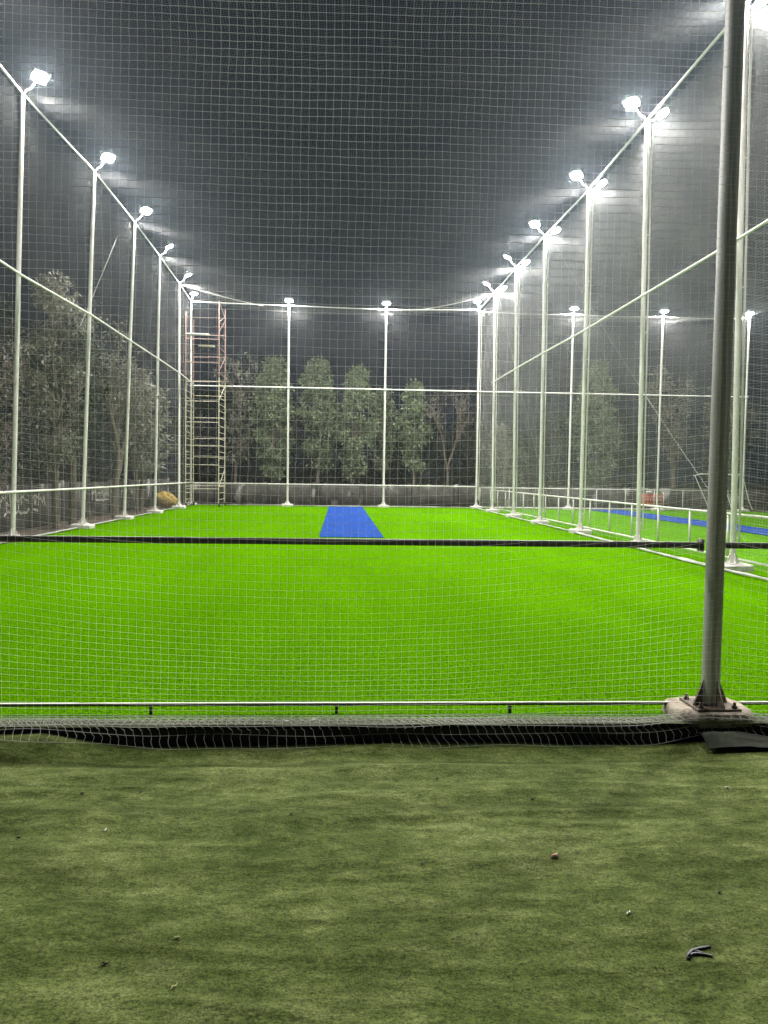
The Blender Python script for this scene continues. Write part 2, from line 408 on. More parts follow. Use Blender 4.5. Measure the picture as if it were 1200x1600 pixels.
# near front rail, its shaded face put into the dark steel colour
b = MB()
for a, c in (((-6.4, 4.60, 1.045), (2.225, 4.60, 1.045)), ((2.345, 4.60, 1.045), (6.2, 4.60, 1.03))): b.rod(a, c, .034, .036)
b.box((2.227, 4.6, 1.045), (.012, .07, .075)); b.box((2.343, 4.6, 1.045), (.012, .07, .075))
tag(b.build('front_rail', M_shaded, smooth=False), 'dark square rail across the photo at waist height behind the front net', 'rail', 'dark rails of the front frame')
t = tag(empty('ground_rail', (0, 4.62, 0)), 'thin dark rail just above the turf edge on short feet', 'rail', 'dark rails of the front frame')
b = MB(); b.rod((-6.3, 0, .052), (2.07, 0, .052), .016, .014); b.rod((2.52, 0, .05), (6.1, 0, .05), .016, .014); b.build('bar', M_shaded, t, smooth=False)
b = MB(); b.box((0, 0, .063), (.001, .001, .001))
for x in (-4.4, -3.25, -2.15, -1.11, 0.0, 1.065, 3.3, 4.4, 5.5):
    b = MB(); b.box((x, 0, .019), (.018, .016, .044)); b.build('foot', M_shaded, t, smooth=False)
b = MB()
b.rod((-6.3, 0, .0612), (2.07, 0, .0612), .022, .004); b.rod((2.52, 0, .0592), (6.1, 0, .0592), .022, .004)
b.build('lit_top_strip', M_white, t, smooth=False)  # white strip paints the light along the bar's top edge

# railing between the two fields, and along the far end of the second field
def railing(name, label, p0, p1, n, h=.86, z0=.06):
    t = tag(empty(name, (p0[0], p0[1], 0)), label, 'railing', 'low white railings')
    d = (p1[0]-p0[0], p1[1]-p0[1])
    b = MB(); b.rod((0, 0, h), (d[0], d[1], h), .04, .04); b.build('top_bar', M_white, t, smooth=False)
    b = MB(); b.rod((0, 0, z0), (d[0], d[1], z0), .035, .035); b.build('bottom_bar', M_white, t, smooth=False)
    for k in range(n+1):
        f = (k+.02)/(n+.04)
        b = MB(); b.box((d[0]*f, d[1]*f, (z0+h)/2-.0), (.034, .034, h-z0-.036)); b.build('post', M_white, t, smooth=False)
railing('railing', 'low white railing running away between the two fields', (7.05, 6.0), (6.75, 34.0), 19, h=.84)
railing('railing', 'low white railing across the far end of the field beyond', (6.3, 34.32), (18.4, 34.32), 9, h=.93)

# ------------------------------------------------------------------ floodlights
def make_flood():
    t = empty('floodlight')
    # local +Z: light direction
    b = MB(); b.box((0, 0, -.03), (.40, .30, .05), bev=.008)
    for k in range(9): b.box((-.16+k*.04, 0, -.075), (.006, .26, .04))
    for a in ((.19, 0, .012, .30), (-.19, 0, .012, .30)): b.box((a[0], 0, .0), (.014, .30, .02))
    for a in (.143, -.143): b.box((0, a, .0), (.366, .014, .02))
    b.build('housing', M_house, t, smooth=False)
    b = MB(); ringn = 28; V = [(math.copysign(abs(math.cos(a))**.95, math.cos(a))*.178*q, math.copysign(abs(math.sin(a))**.95, math.sin(a))*.132*q, .002+.045*(1-q*q)) for q in (1, .8, .5) for a in [k*2*math.pi/ringn for k in range(ringn)]]+[(0, 0, .047)]
    b.add(V, [(j*ringn+k, j*ringn+(k+1) % ringn, (j+1)*ringn+(k+1) % ringn, (j+1)*ringn+k) for j in range(2) for k in range(ringn)]+[(2*ringn+k, 2*ringn+(k+1) % ringn, 3*ringn, 3*ringn) for k in range(ringn)])
    b.build('glass', M_lens, t, smooth=False)
    b = MB(); b.tube([(-.205, 0, -.02), (-.215, 0, -.13), (-.20, 0, -.16), (.20, 0, -.16), (.215, 0, -.13), (.205, 0, -.02)], .010, 6)
    b.build('bracket', M_white, t)
    return t
fl = make_flood(); first = [True]
def flood(x, y, z, d, label, group, scale=1.0):
    t = fl if first[0] else copy_tree(fl); first[0] = False
    t.location = (x, y, z); t.rotation_euler = Vector(d).to_track_quat('Z', 'Y').to_euler(); t.scale = (scale*.88,)*3
    tag(t, label, 'floodlight', group)
    return t
def arm(a, c, label):
    a = Vector(a); c = Vector(c); m = (a+c)/2; m.z -= .08
    b = MB(); b.tube([a, a+(m-a)*.5+Vector((0, 0, .05)), m+Vector((0, 0, .02)), c], .016, 8)
    tag(b.build('lamp_arm', M_white), label, 'lamp arm', 'pipe arms holding the floodlights')
posn = ['out of view at the near corner', 'out of view above the near field', 'above the left edge of view', 'nearest in view', 'second in view', 'third in view', 'fourth in view', 'fifth in view', 'at the far corner by the scaffold']
for i, y in enumerate(YS):
    x, l = LX[i]; xt = x+math.sin(l)*H
    lx = xt+.34 if i < 8 else xt+.12
    d = (.42, -.34, -.84) if i < 6 else ((.40, .12, -.90) if i < 8 else (.2, -.10, -.97))
    if i: flood(lx, y, H+.36, d, 'floodlight over the left side net, '+posn[i], 'floodlights over the left side')
    if i: arm((xt, y, H-.02), (lx-.03, y+.06, H+.42), 'short bent pipe arm over the left side net, '+posn[i])
posr = ['out of view at the near corner', 'out of view past the right edge', 'at the top right corner behind the grey pole', 'nearest, left of the grey pole', 'second from the grey pole', 'third from the grey pole', 'fourth from the grey pole', 'next to the far corner', 'at the far right corner of the cage']
for i, y in enumerate(YS):
    x, l = RXX[i]; xt = x+math.sin(l)*H
    lx = xt-.34 if i < 8 else xt-.10
    d = (-.42, -.34, -.84) if i < 6 else ((-.40, .12, -.90) if i < 8 else (-.2, -.10, -.97))
    if i: flood(lx, y, H+.36, d, 'left facing floodlight of the middle row, '+posr[i], 'floodlights over the middle row facing left')
    if i: arm((xt, y, H-.02), (lx+.03, y+.06, H+.42), 'left arm of the middle row, '+posr[i])
    if 0 < i < 8:
        flood(xt+.36, y+.1, H+.22, (.42, -.25, -.87), 'floodlight leaning right off the middle row, '+posr[i], 'floodlights over the middle row facing right')
        arm((xt, y+.03, H-.04), (xt+.32, y+.15, H+.28), 'right arm of the middle row, '+posr[i])
for x, nm in ((-2.27, 'end pole left of the blue mat'), (1.98, 'end pole right of the blue mat'), (10.35, 'leftmost far pole beyond the railing'), (14.45, 'far pole by the red board'), (18.4, 'far pole at the right edge of the photo')):
    flood(x, 34.06, H+.14, (0, -.25, -.97), 'single floodlight on top of the '+nm, 'floodlights across the far end')

# ------------------------------------------------------------------ nets
def netmesh(mb, P, nu, nv, su, sv, r, sides=3, rh=None):
    """P(u,v)->(N,3) maps strand coordinates in 0..1; nu strands run along v, nv strands along u; su/sv sample counts"""
    def lay(pts, r=r):        # pts: (S, K, 3)
        Sn, K, _ = pts.shape
        t = np.gradient(pts, axis=1); t /= np.linalg.norm(t, axis=2, keepdims=True)+1e-9
        nrm = np.array([.31, .52, .79]); a = np.cross(t, nrm); a /= np.linalg.norm(a, axis=2, keepdims=True)+1e-9
        b_ = np.cross(t, a); th = np.arange(sides)*2*np.pi/sides
        V = pts[:, :, None]+r*(a[:, :, None]*np.cos(th)[None, None, :, None]+b_[:, :, None]*np.sin(th)[None, None, :, None])
        s_ = np.arange(Sn)[:, None, None]*K*sides; k = np.arange(K-1)[None, :, None]*sides; q = np.arange(sides)[None, None]
        i = s_+k+q; j = s_+k+(q+1) % sides
        mb.add(V.reshape(-1, 3), np.stack([i, j, j+sides, i+sides], -1).reshape(-1, 4))
    U, Vv = np.meshgrid(np.linspace(0, 1, nu), np.linspace(0, 1, su), indexing='ij')
    lay(P(U, Vv))
    U, Vv = np.meshgrid(np.linspace(0, 1, sv), np.linspace(0, 1, nv), indexing='ij')
    lay(np.swapaxes(P(U, Vv), 0, 1), rh or r)
def wav(u, v, k, seed):
    g = np.random.default_rng(seed); o = np.zeros_like(u)
    for i in range(7):
        fx, fy, ph = g.uniform(-k, k), g.uniform(-k, k), g.uniform(0, 6.28); o += np.sin(u*fx+v*fy+ph)/7
    return o
CELL = .0445
# front net
def P_front(u, v):
    X = -6.47+u*12.72; Z = .02+v*8.75
    pole = np.array([-6.47, -2.5, 2.285, 6.25]); Y = np.full_like(X, 4.455)
    sag = np.zeros_like(X)
    for a, c in zip(pole[:-1], pole[1:]):
        m = (X >= a) & (X <= c); f = (X-a)/(c-a); sag = np.where(m, 4*f*(1-f), sag)
    low = np.exp(-((Z-.5)/1.2)**2)
    sgf = .34*low+.025*np.sin(Z*1.7)+.035
    dZ = -sgf*sag*(1-np.exp(-Z/.9))+.012*wav(X, Z, 3.5, 1)+.006*wav(X, Z, 14, 2)+.0035*wav(X, Z, 60, 5)
    dX = .03*wav(X, Z, 2.2, 3)+.008*wav(X, Z, 12, 4)+.0035*wav(X, Z, 60, 6)
    # gathered to the grey pole
    q = np.exp(-((X-2.285)/.16)**2); dX -= (X-2.285)*q*.28
    Y = Y+.035*wav(X, Z, 2.5, 8)*np.clip(Z, 0, 1)-.03*sag
    Y = Y-.025*q
    return np.stack([X+dX, Y, Z+dZ], -1)
b = MB(); netmesh(b, P_front, int(12.72/CELL), int(8.75/CELL), 240, 360, .00055, 3, rh=.0009)
# knots at the crossings that are in view
nu, nv = int(12.72/CELL), int(8.75/CELL)
U, Vv = np.meshgrid(np.linspace(0, 1, nu), np.linspace(0, 1, nv), indexing='ij')
K = P_front(U, Vv).reshape(-1, 3); K = K[(abs(K[:, 0]) < 3.4) & (K[:, 2] < 5)]
oc = np.array([(1, 0, 0), (0, 1, 0), (-1, 0, 0), (0, -1, 0), (0, 0, 1), (0, 0, -1)])*.0020
fo = np.array([(0, 1, 4, 4), (1, 2, 4, 4), (2, 3, 4, 4), (3, 0, 4, 4), (1, 0, 5, 5), (2, 1, 5, 5), (3, 2, 5, 5), (0, 3, 5, 5)])
b.add((K[:, None]+oc[None]).reshape(-1, 3), (np.arange(len(K))[:, None, None]*6+fo[None]).reshape(-1, 4))
tag(b.build('front_net', M_net, sharp=0), 'white square mesh net hanging across the whole front, nearest to the viewer', 'net', 'white mesh nets of the cages')

def side_net(name, label, X0, ya, yb, seed, side, zb=.06, r=.00056, leans=None, cell=CELL):
    Ln = yb-ya
    ys = np.array(YS); lx = np.array([X0]*9) if leans is None else np.array([leans[i][0] for i in range(9)])
    tx = lx if leans is None else np.array([leans[i][0]+math.sin(leans[i][1])*H for i in range(9)])
    def P(u, v):
        Y = ya+u*Ln; Z = zb+v*(H-zb)
        xb = np.interp(Y, ys, lx); xt = np.interp(Y, ys, tx); X = xb+(xt-xb)*v+side
        k = np.abs(np.sin((np.interp(Y, ys, np.arange(9)))*np.pi))
        X = X+.07*k*wav(Y, Z, 1.1, seed)*np.clip(Z*2, 0, 1)+.02*wav(Y, Z, 7, seed+1)
        Z = Z-.10*k*np.sin(v*np.pi)+.012*wav(Y, Z, 5, seed+2); Y = Y+.03*wav(Y, Z, 3, seed+3)
        return np.stack([X, Y, Z], -1)
    b = MB(); netmesh(b, P, int(Ln/cell), int((H-zb)/cell), 60, 200, r, 3)
    return tag(b.build(name, M_net, sharp=0), label, 'net', 'white mesh nets of the cages')
side_net('side_net', 'white mesh net along the left row of poles', XL, 4.5, 34.2, 20, -.07, leans=LX)
side_net('side_net', 'white mesh net along the middle row of poles between the two fields', XR, 4.5, 34.2, 30, .13, leans=RXX, r=.00082)
def end_net(label, xa, xb, seed, Y0=34.28):
    Ln = xb-xa
    def P(u, v):
        X = xa+u*Ln; Z = .05+v*(H-.1); k = np.abs(np.sin(u*3*np.pi))
        Y = Y0+.06*k*wav(X, Z, 1.2, seed); Z = Z-.12*k*np.sin(v*np.pi)+.015*wav(X, Z, 4, seed+1)-.06*k*v
        return np.stack([X+.03*wav(X, Z, 3, seed+2), Y, Z], -1)
    b = MB(); netmesh(b, P, int(Ln/CELL), int(H/CELL), 60, 100, .00065, 3)
    tag(b.build('end_net', M_net, sharp=0), label, 'net', 'white mesh nets of the cages')
end_net('white mesh net across the far end behind the blue mat', XL, XR-.05, 40)
end_net('white mesh net across the far end of the field beyond the railing', XR+.05, 18.45, 50)
def roof_net(label, xa, xb, seed):
    Wd = xb-xa
    ys = np.array(YS)
    def P(u, v):
        X = xa+u*Wd; Y = 4.5+v*29.7; k = np.abs(np.sin(np.interp(Y, ys, np.arange(9))*np.pi))
        Z = H+.05-(.42*np.sin(u*np.pi)**.75)-.05*k*np.sin(u*np.pi)**.35+.04*wav(X, Y, 1.1, seed)
        return np.stack([X+.03*wav(X, Y, 2, seed+1), Y, Z], -1)
    b = MB(); netmesh(b, P, int(Wd/CELL), int(29.7/CELL), 220, 70, .0004, 3)
    tag(b.build('roof_net', M_net, sharp=0), label, 'net', 'white mesh nets of the cages')
roof_net('white mesh net stretched as the roof over the nearer field', XL+.2, XR-.02, 60)
roof_net('white mesh net stretched as the roof over the field beyond', XR+.02, 18.5, 70)

# bunched hem of the front net lying over the turf edge
def hem(P, nu, nv, su, sv, r=.0014, mb=None):
    b = mb or MB(); netmesh(b, P, nu, nv, su, sv, r, 3); return b
def P_hem(u, v):
    X = -6.3+u*12.4
    prof_s = np.array([0, .30, .45, .58, .70, .80, 1.0])
    left = np.clip((-1.0-X)/.9, 0, 1); left = left*left*(3-2*left); rg = np.exp(-((X-2.25)/.42)**2)
    py = np.array([4.455, 4.42, 4.33, 4.40, 4.31, 4.345, 4.27]); pz = np.array([.035, .012, .022, .036, .018, -.02, -.10])
    Y = np.interp(v, prof_s, py); Z = np.interp(v, prof_s, pz)
    Z = Z+left*np.clip(v-.5, 0, 1)*.15; Y = Y-left*np.clip(v-.4, 0, 1)*.06
    Z = Z+rg*np.clip(v-.3, 0, 1)*.10; Y = Y+.05*rg*v
    dip = .055*wav(X, X*0, 3.2, 81)+.02*wav(X, X*0, 9, 85); Z = np.maximum(Z+dip*v*.6, -.108)
    Y = Y+.05*wav(X, v*3, 9, 82)*v; Z = Z+.008*wav(X, v*4, 16, 83)*np.clip(v*3, 0, 1)
    Xs = X+np.interp(v, [0, .40, .64, 1], [0, .14, .03, .085])+.04*v*np.sin(X*2.1)+.018*wav(X, v*6, 11, 84)
    return np.stack([Xs, Y, Z], -1)
b = hem(P_hem, 250, 8, 40, 700, .0013)
def P_hem2(u, v):
    X = -6.3+u*12.4; a = v*5.6+.5*np.sin(X*3)
    rr = .016+.008*np.sin(X*2.3+1)+.004*wav(X, v*2, 20, 91)
    left = np.clip((-1.0-X)/.9, 0, 1); rg = np.exp(-((X-2.25)/.38)**2)
    Y = 4.355+rr*1.6*np.cos(a)+.02*wav(X, X*0, 4, 92)+.02*left; Z = .026+rr*np.sin(a)+.008*wav(X, X*0, 7, 93)+.05*rg
    return np.stack([X+.02*wav(X, v*5, 14, 94), Y, Z], -1)
for k in range(1):   # hem cord
    xs = np.linspace(-6.3, 6.1, 500)
    z = .012+.012*k+.01*wav(xs, xs*0, 5, 100+k)+.05*np.exp(-((xs-2.25)/.38)**2); y = 4.375-.03*k+.018*wav(xs, xs*0, 4, 110+k)
    b.tube(np.stack([xs, y, z], 1), .0016, 5, cap=False)
tag(b.build('net_hem', M_net, sharp=0), 'bunched white bottom of the front net lying over the turf edge', 'net hem', 'gathered net bottoms')
# gathered bottoms along the middle row and the far end
def cordline(name, label, pts, r, seed, n=500):
    pts = np.array(pts, float); L = np.concatenate([[0], np.cumsum(np.linalg.norm(np.diff(pts, axis=0), axis=1))])
    s = np.linspace(0, L[-1], n); P = np.stack([np.interp(s, L, pts[:, k]) for k in range(3)], 1)
    b = MB()
    for q in range(4):
        P2 = P.copy(); P2[:, 0] += .03*wav(s, s*0, 3, seed+q)+.012*math.cos(q*1.6)
        P2[:, 1] += .02*wav(s, s*0, 3.3, seed+9+q); P2[:, 2] += .010*abs(math.sin(q*1.6))+.012*wav(s, s*0, 6, seed+20+q)
        b.tube(P2, r*(.7+.3*np.sin(s*7+q)), 7)
    tag(b.build(name, M_net), label, 'net hem', 'gathered net bottoms')
cordline('net_hem', 'gathered white net bottom snaking along the turf by the middle row of poles', [(6.12, 5, .03), (6.16, 8.2, .03), (6.1, 12, .03), (6.08, 15.9, .03), (6.12, 19.7, .03), (6.08, 27, .03), (6.05, 34.1, .03)], .018, 200)
cordline('net_hem', 'gathered white net bottom along the far end of the turf', [(XL, 34.15, .03), (-2.2, 34.1, .03), (2, 34.1, .03), (6.05, 34.12, .03)], .016, 230)
cordline('net_hem', 'thin white net bottom along the left edge of the turf', [(-6.5, 5, .02), (-6.53, 15.9, .02), (-6.47, 27, .02), (-6.5, 34.1, .02)], .010, 260)
cordline('net_hem', 'gathered white net bottom along the far end of the field beyond', [(6.3, 34.2, .03), (12, 34.2, .03), (18.4, 34.2, .03)], .014, 290)

# guy wires
def wire(label, pts, r=.006, sag=.1, m=M_white):
    a, c = Vector(pts[0]), Vector(pts[1]); b = MB()
    P = [a.lerp(c, k/16)-Vector((0, 0, sag*4*(k/16)*(1-k/16))) for k in range(17)]
    b.tube(P, r, 5); tag(b.build('guy_rope', m), label, 'rope', 'thin guy ropes')
wire('thin white rope slanting down across the field beyond from the third right pole', [(6.5, 23.6, 8.6), (8.9, 16.3, .1)], .0022, .25)
wire('thin rope slanting down from the far right corner lamps', [(6.3, 31, 8.7), (9.4, 33.9, .3)], .005, .15)
wire('thin rope crossing the roof corner above the scaffold tower', [(-6.4, 31.2, 8.85), (-3.4, 34.2, 8.72)], .012, .05)
wire('thin rope crossing the roof corner at the far right', [(6.1, 31.2, 8.8), (3.4, 34.2, 8.72)], .012, .05)
wire('thin rope slanting behind the second left pole', [(-6.6, 23.5, 8.4), (-6.75, 20.6, 5.2)], .0045, .02)
wire('thin rope slanting down beside the far left corner pole', [(-6.4, 31.1, 8.6), (-6.9, 33.6, 4.2)], .007, .05)

# ------------------------------------------------------------------ scaffold tower
t = tag(empty('scaffold_tower', (-6.33, 32.2, 0)), 'tall narrow scaffold tower on castors, cream below and red above, in the far left corner', 'scaffold tower')
Wt, Dt = 1.35, 1.7
def frame_side(x, z0, z1, m, lean=0):
    b = MB()
    for y in (0, Dt): b.bar((x, y, z0), (x+lean, y, z1), .021, 8)
    stp = .27 if m is M_cream else .52; nr = int((z1-z0)/stp)
    for k in range(nr):
        z = z0+.15+k*stp
        b.bar((x+lean*(k/nr), 0, z), (x+lean*(k/nr), Dt, z), .012, 6)
    return b.build('side_frame', m, t)
for x in (0, Wt):
    frame_side(x, .16, 1.85, M_cream); frame_side(x, 1.87, 3.55, M_cream); frame_side(x, 3.57, 5.35, M_cream)
    frame_side(x+.0, 5.40, 8.0 if x == 0 else 8.45, M_red)
for y in (0, Dt):
    zs = [.75, 1.75, 2.55, 3.5, 4.35, 5.15, 5.95, 6.9, 7.75] if y == 0 else [.85, 2.1, 2.9, 3.8, 4.75, 5.4, 6.4, 7.35]
    for z in zs:
        b = MB(); b.bar((0, y, z), (Wt, y, z+.02*math.sin(z*9)), .014, 6); b.build('cross_tube', M_cream if z < 5.3 else M_red, t)
for z in (.8, 2.6, 4.4, 5.6, 7.2):
    b = MB(); b.bar((Wt, 0, z), (Wt, Dt, z+.8), .011, 6) if z != 2.6 else b.bar((0, Dt, z), (0, 0, z+.8), .011, 6); b.build('side_brace', M_cream if z < 5.3 else M_red, t)
b = MB(); b.box((.42, .25, 7.12), (.95, .28, .04)); b.build('plank', M_white, t, smooth=False)
b = MB(); b.box((.72, .75, 6.72), (.65, .28, .04)); b.build('plank', M_cream, t, smooth=False)
b = MB(); b.bar((Wt, 0, 8.45), (Wt+.02, Dt*.8, 8.05), .012, 6); b.bar((Wt, Dt*.8, 8.05), (Wt, 0, 7.6), .012, 6); b.build('guard_bar', M_cream, t)
for x in (0, Wt):
    for y in (0, Dt):
        b = MB(); a = x*3+y; b.tube([(x-.022+.03, y, .075), (x+.022+.03, y, .075)], .072, 16)
        b.tube([(x, y, .10), (x, y, .18)], .016, 8); b.box((x+.015, y, .13), (.07, .05, .012)); b.build('castor', M_rubber, t)

# ------------------------------------------------------------------ yellow bundle
b = MB(); nr, nc = 26, 40; V = []
for i in range(nr):
    ph = math.pi*i/(nr-1)
    for k in range(nc):
        a = 2*math.pi*k/nc; d = Vector((math.sin(ph)*math.cos(a), math.sin(ph)*math.sin(a), math.cos(ph)))
        r_ = 1+.16*mnoise.fractal(d*2.2, 1, 2, 4)+.05*math.sin(7*a+2*math.sin(ph*3))
        V.append((d.x*.48*r_, d.y*.36*r_, .30+d.z*.32*r_ + .08*d.x*-1))
F = [(i*nc+k, (i+1)*nc+k, (i+1)*nc+(k+1) % nc, i*nc+(k+1) % nc) for i in range(nr-1) for k in range(nc)]
b.add(V, F); M_yel = mat('yellow_sacking', (.55, .40, .09), .9, var=(.30, .20, .05), vscale=9, bump=1, bscale=25)
o = b.build('rolled_bundle', M_yel, sharp=0); o.location = (-7.35, 33.2, -.05); tag(o, 'rumpled yellow bundle lying outside the far left corner', 'bundle')

# ------------------------------------------------------------------ walls
def wall_mat(white):
    m = bpy.data.materials.new('old_concrete_wall'); m.use_nodes = True
    n = m.node_tree; L = n.links; bs = n.nodes['Principled BSDF']; bs.inputs['Roughness'].default_value = .95
    tc = n.nodes.new('ShaderNodeTexCoord')
    a = n.nodes.new('ShaderNodeTexNoise'); a.inputs['Scale'].default_value = 2.2; a.inputs['Detail'].default_value = 9; a.inputs['Roughness'].default_value = .7
    L.new(tc.outputs['Object'], a.inputs[0])
    c = n.nodes.new('ShaderNodeValToRGB'); e = c.color_ramp.elements; e[0].position = .32; e[0].color = (.024, .022, .019, 1); e[1].position = .68; e[1].color = (.11, .105, .09, 1)
    k = e.new(.5); k.color = (.058, .055, .048, 1)
    L.new(a.outputs[0], c.inputs[0])
    w = n.nodes.new('ShaderNodeTexNoise'); w.inputs['Scale'].default_value = 1.4; w.inputs['Detail'].default_value = 8
    mp = n.nodes.new('ShaderNodeMapping'); mp.inputs['Location'].default_value = (7, 3, 1); mp.inputs['Scale'].default_value = (1, 1, .7)
    L.new(tc.outputs['Object'], mp.inputs[0]); L.new(mp.outputs[0], w.inputs[0])
    cr = n.nodes.new('ShaderNodeValToRGB'); cr.color_ramp.elements[0].position = .60; cr.color_ramp.elements[1].position = .66
    L.new(w.outputs[0], cr.inputs[0])
    mx = n.nodes.new('ShaderNodeMix'); mx.data_type = 'RGBA'; mu = n.nodes.new('ShaderNodeMath'); mu.operation = 'MULTIPLY'; mu.inputs[1].default_value = white
    L.new(cr.outputs[0], mu.inputs[0]); L.new(mu.outputs[0], mx.inputs[0]); L.new(c.outputs[0], mx.inputs[6]); mx.inputs[7].default_value = (.5, .49, .45, 1)
    L.new(mx.outputs[2], bs.inputs['Base Color'])
    bp = n.nodes.new('ShaderNodeBump'); bp.inputs['Strength'].default_value = .6; bp.inputs['Distance'].default_value = .03
    L.new(a.outputs[0], bp.inputs['Height']); L.new(bp.outputs[0], bs.inputs['Normal'])
    return m
M_wall = wall_mat(.5)
M_ww = mat('whitewash', (.62, .60, .54), .95, var=(.35, .33, .28), vscale=6)
def wall(label, p0, p1, h, npan):
    t = tag(empty('boundary_wall', (p0[0], p0[1], -.15)), label, 'wall', 'old concrete boundary walls')
    d = Vector((p1[0]-p0[0], p1[1]-p0[1], 0)); L_ = d.length; ang = math.atan2(d.y, d.x); t.rotation_euler.z = ang
    b = MB()
    for k in range(npan):
        w = L_/npan; hh = h+random.uniform(-.03, .03)
        b.box((w*(k+.5), random.uniform(-.01, .01), (hh+.12)/2), (w-.17, .10, hh+.12))
    b.build('panel', M_wall, t, smooth=False)
    b = MB()
    for k in range(npan+1): b.box((L_/npan*k, 0, (h+.16)/2), (.16, .18, h+.17+random.uniform(0, .04)), bev=.01)
    b.build('post', M_wall, t, smooth=False)
    return t, L_
wl, LLw = wall('old grey concrete wall with whitewash scrawls outside the left side net', (-8.1, 9), (-8.1, 36.8), 1.12, 12)
wf, LFw = wall('low grey concrete wall behind the far end net', (-8.1, 36.9), (24, 36.9), 1.0, 14)
# whitewash scrawls on the left wall (illegible painted strokes)
b = MB(); rr = random.Random(4)
def stroke(pts, w):
    P = np.array(pts)
    for a, c in zip(P[:-1], P[1:]):
        d = c-a; n_ = np.array([-d[1], d[0]]); n_ = n_/(np.linalg.norm(n_)+1e-9)*w*rr.uniform(.6, 1.2)
        e = d*.12
        b.add([(a[0]-n_[0]-e[0], -.062, a[1]-n_[1]-e[1]), (c[0]-n_[0]+e[0], -.062, c[1]-n_[1]+e[1]), (c[0]+n_[0]+e[0], -.062, c[1]+n_[1]+e[1]), (a[0]+n_[0]-e[0], -.062, a[1]+n_[1]-e[1])], [(0, 1, 2, 3)])
for x0, x1, z, amp in ((9.6, 12.6, .80, .15), (10.0, 12.2, .52, .05), (14.6, 15.3, .85, .14), (16.6, 19.4, .84, .15), (17.0, 19.0, .60, .03), (20.0, 21.6, .85, .13)):
    x = x0; pts = []
    while x < x1:
        pts.append((x, z+amp*rr.uniform(-1, 1))); x += rr.uniform(.05, .22)
    stroke(pts, .028)
    x = x0
    while x < x1 and amp > .1:
        stroke([(x, z+amp*.9), (x+rr.uniform(-.03, .06), z-amp*rr.uniform(.3, 1.5))], .030); x += rr.uniform(.12, .5)
o = b.build('whitewash_scrawl', M_ww, wl, smooth=False); o.location.y = 0
# the wall's near face looks to -y in its own frame when it runs along +Y: flip scrawl to the field side
# (the wall runs along +Y, so its local -y faces +X, the field)

# ------------------------------------------------------------------ trees
def leaf_mat(name, c1, c2):
    m = bpy.data.materials.new(name); m.use_nodes = True
    n = m.node_tree; L = n.links; bs = n.nodes['Principled BSDF']; bs.inputs['Roughness'].default_value = .55
    g = n.nodes.new('ShaderNodeNewGeometry'); cr = n.nodes.new('ShaderNodeValToRGB')
    cr.color_ramp.elements[0].color = (*c1, 1); cr.color_ramp.elements[1].color = (*c2, 1)
    L.new(g.outputs['Random Per Island'], cr.inputs[0]); L.new(cr.outputs[0], bs.inputs['Base Color'])
    tr = n.nodes.new('ShaderNodeBsdfTranslucent'); mx = n.nodes.new('ShaderNodeMixShader'); mx.inputs[0].default_value = .3
    L.new(cr.outputs[0], tr.inputs[0]); L.new(bs.outputs[0], mx.inputs[1]); L.new(tr.outputs[0], mx.inputs[2])
    L.new(mx.outputs[0], n.nodes['Material Output'].inputs[0]); return m
M_leaf = leaf_mat('green_leaves', (.04, .065, .03), (.31, .37, .21))
M_leafd = leaf_mat('dark_leaves', (.008, .016, .008), (.03, .05, .024))
M_leafg = leaf_mat('dusty_leaves', (.06, .06, .045), (.28, .28, .21))
M_leafb = leaf_mat('brown_leaves', (.08, .06, .05), (.22, .18, .15))
M_bark = mat('bark', (.20, .17, .13), .95, var=(.08, .065, .05), vscale=8, bump=1, bscale=30, stretch=(3, 3, 1))
def leaves(mb, centers, rad, per, size, droop=.5, g=rng):
    """leaf-sized folded quads in clumps"""
    n = len(centers)*per
    C = np.repeat(np.asarray(centers), per, 0); Rr = np.repeat(np.asarray(rad), per)
    d = g.normal(size=(n, 3)); d /= np.linalg.norm(d, axis=1)[:, None]
    P = C+d*(Rr*g.uniform(.25, 1, n)**.6)[:, None]*np.array([1, 1, .75])
    ax = d*.8+g.normal(size=(n, 3))*.6; ax[:, 2] -= droop; ax /= np.linalg.norm(ax, axis=1)[:, None]
    w = np.cross(ax, g.normal(size=(n, 3))); w /= np.linalg.norm(w, axis=1)[:, None]
    s = size*g.uniform(.6, 1.3, n)[:, None]
    nn = np.cross(ax, w)*.12*s
    V = np.stack([P, P+ax*s*.5+w*s*.22+nn, P+ax*s, P+ax*s*.5-w*s*.22+nn], 1).reshape(-1, 3)
    F = np.arange(n*4).reshape(-1, 4); mb.add(V, F)
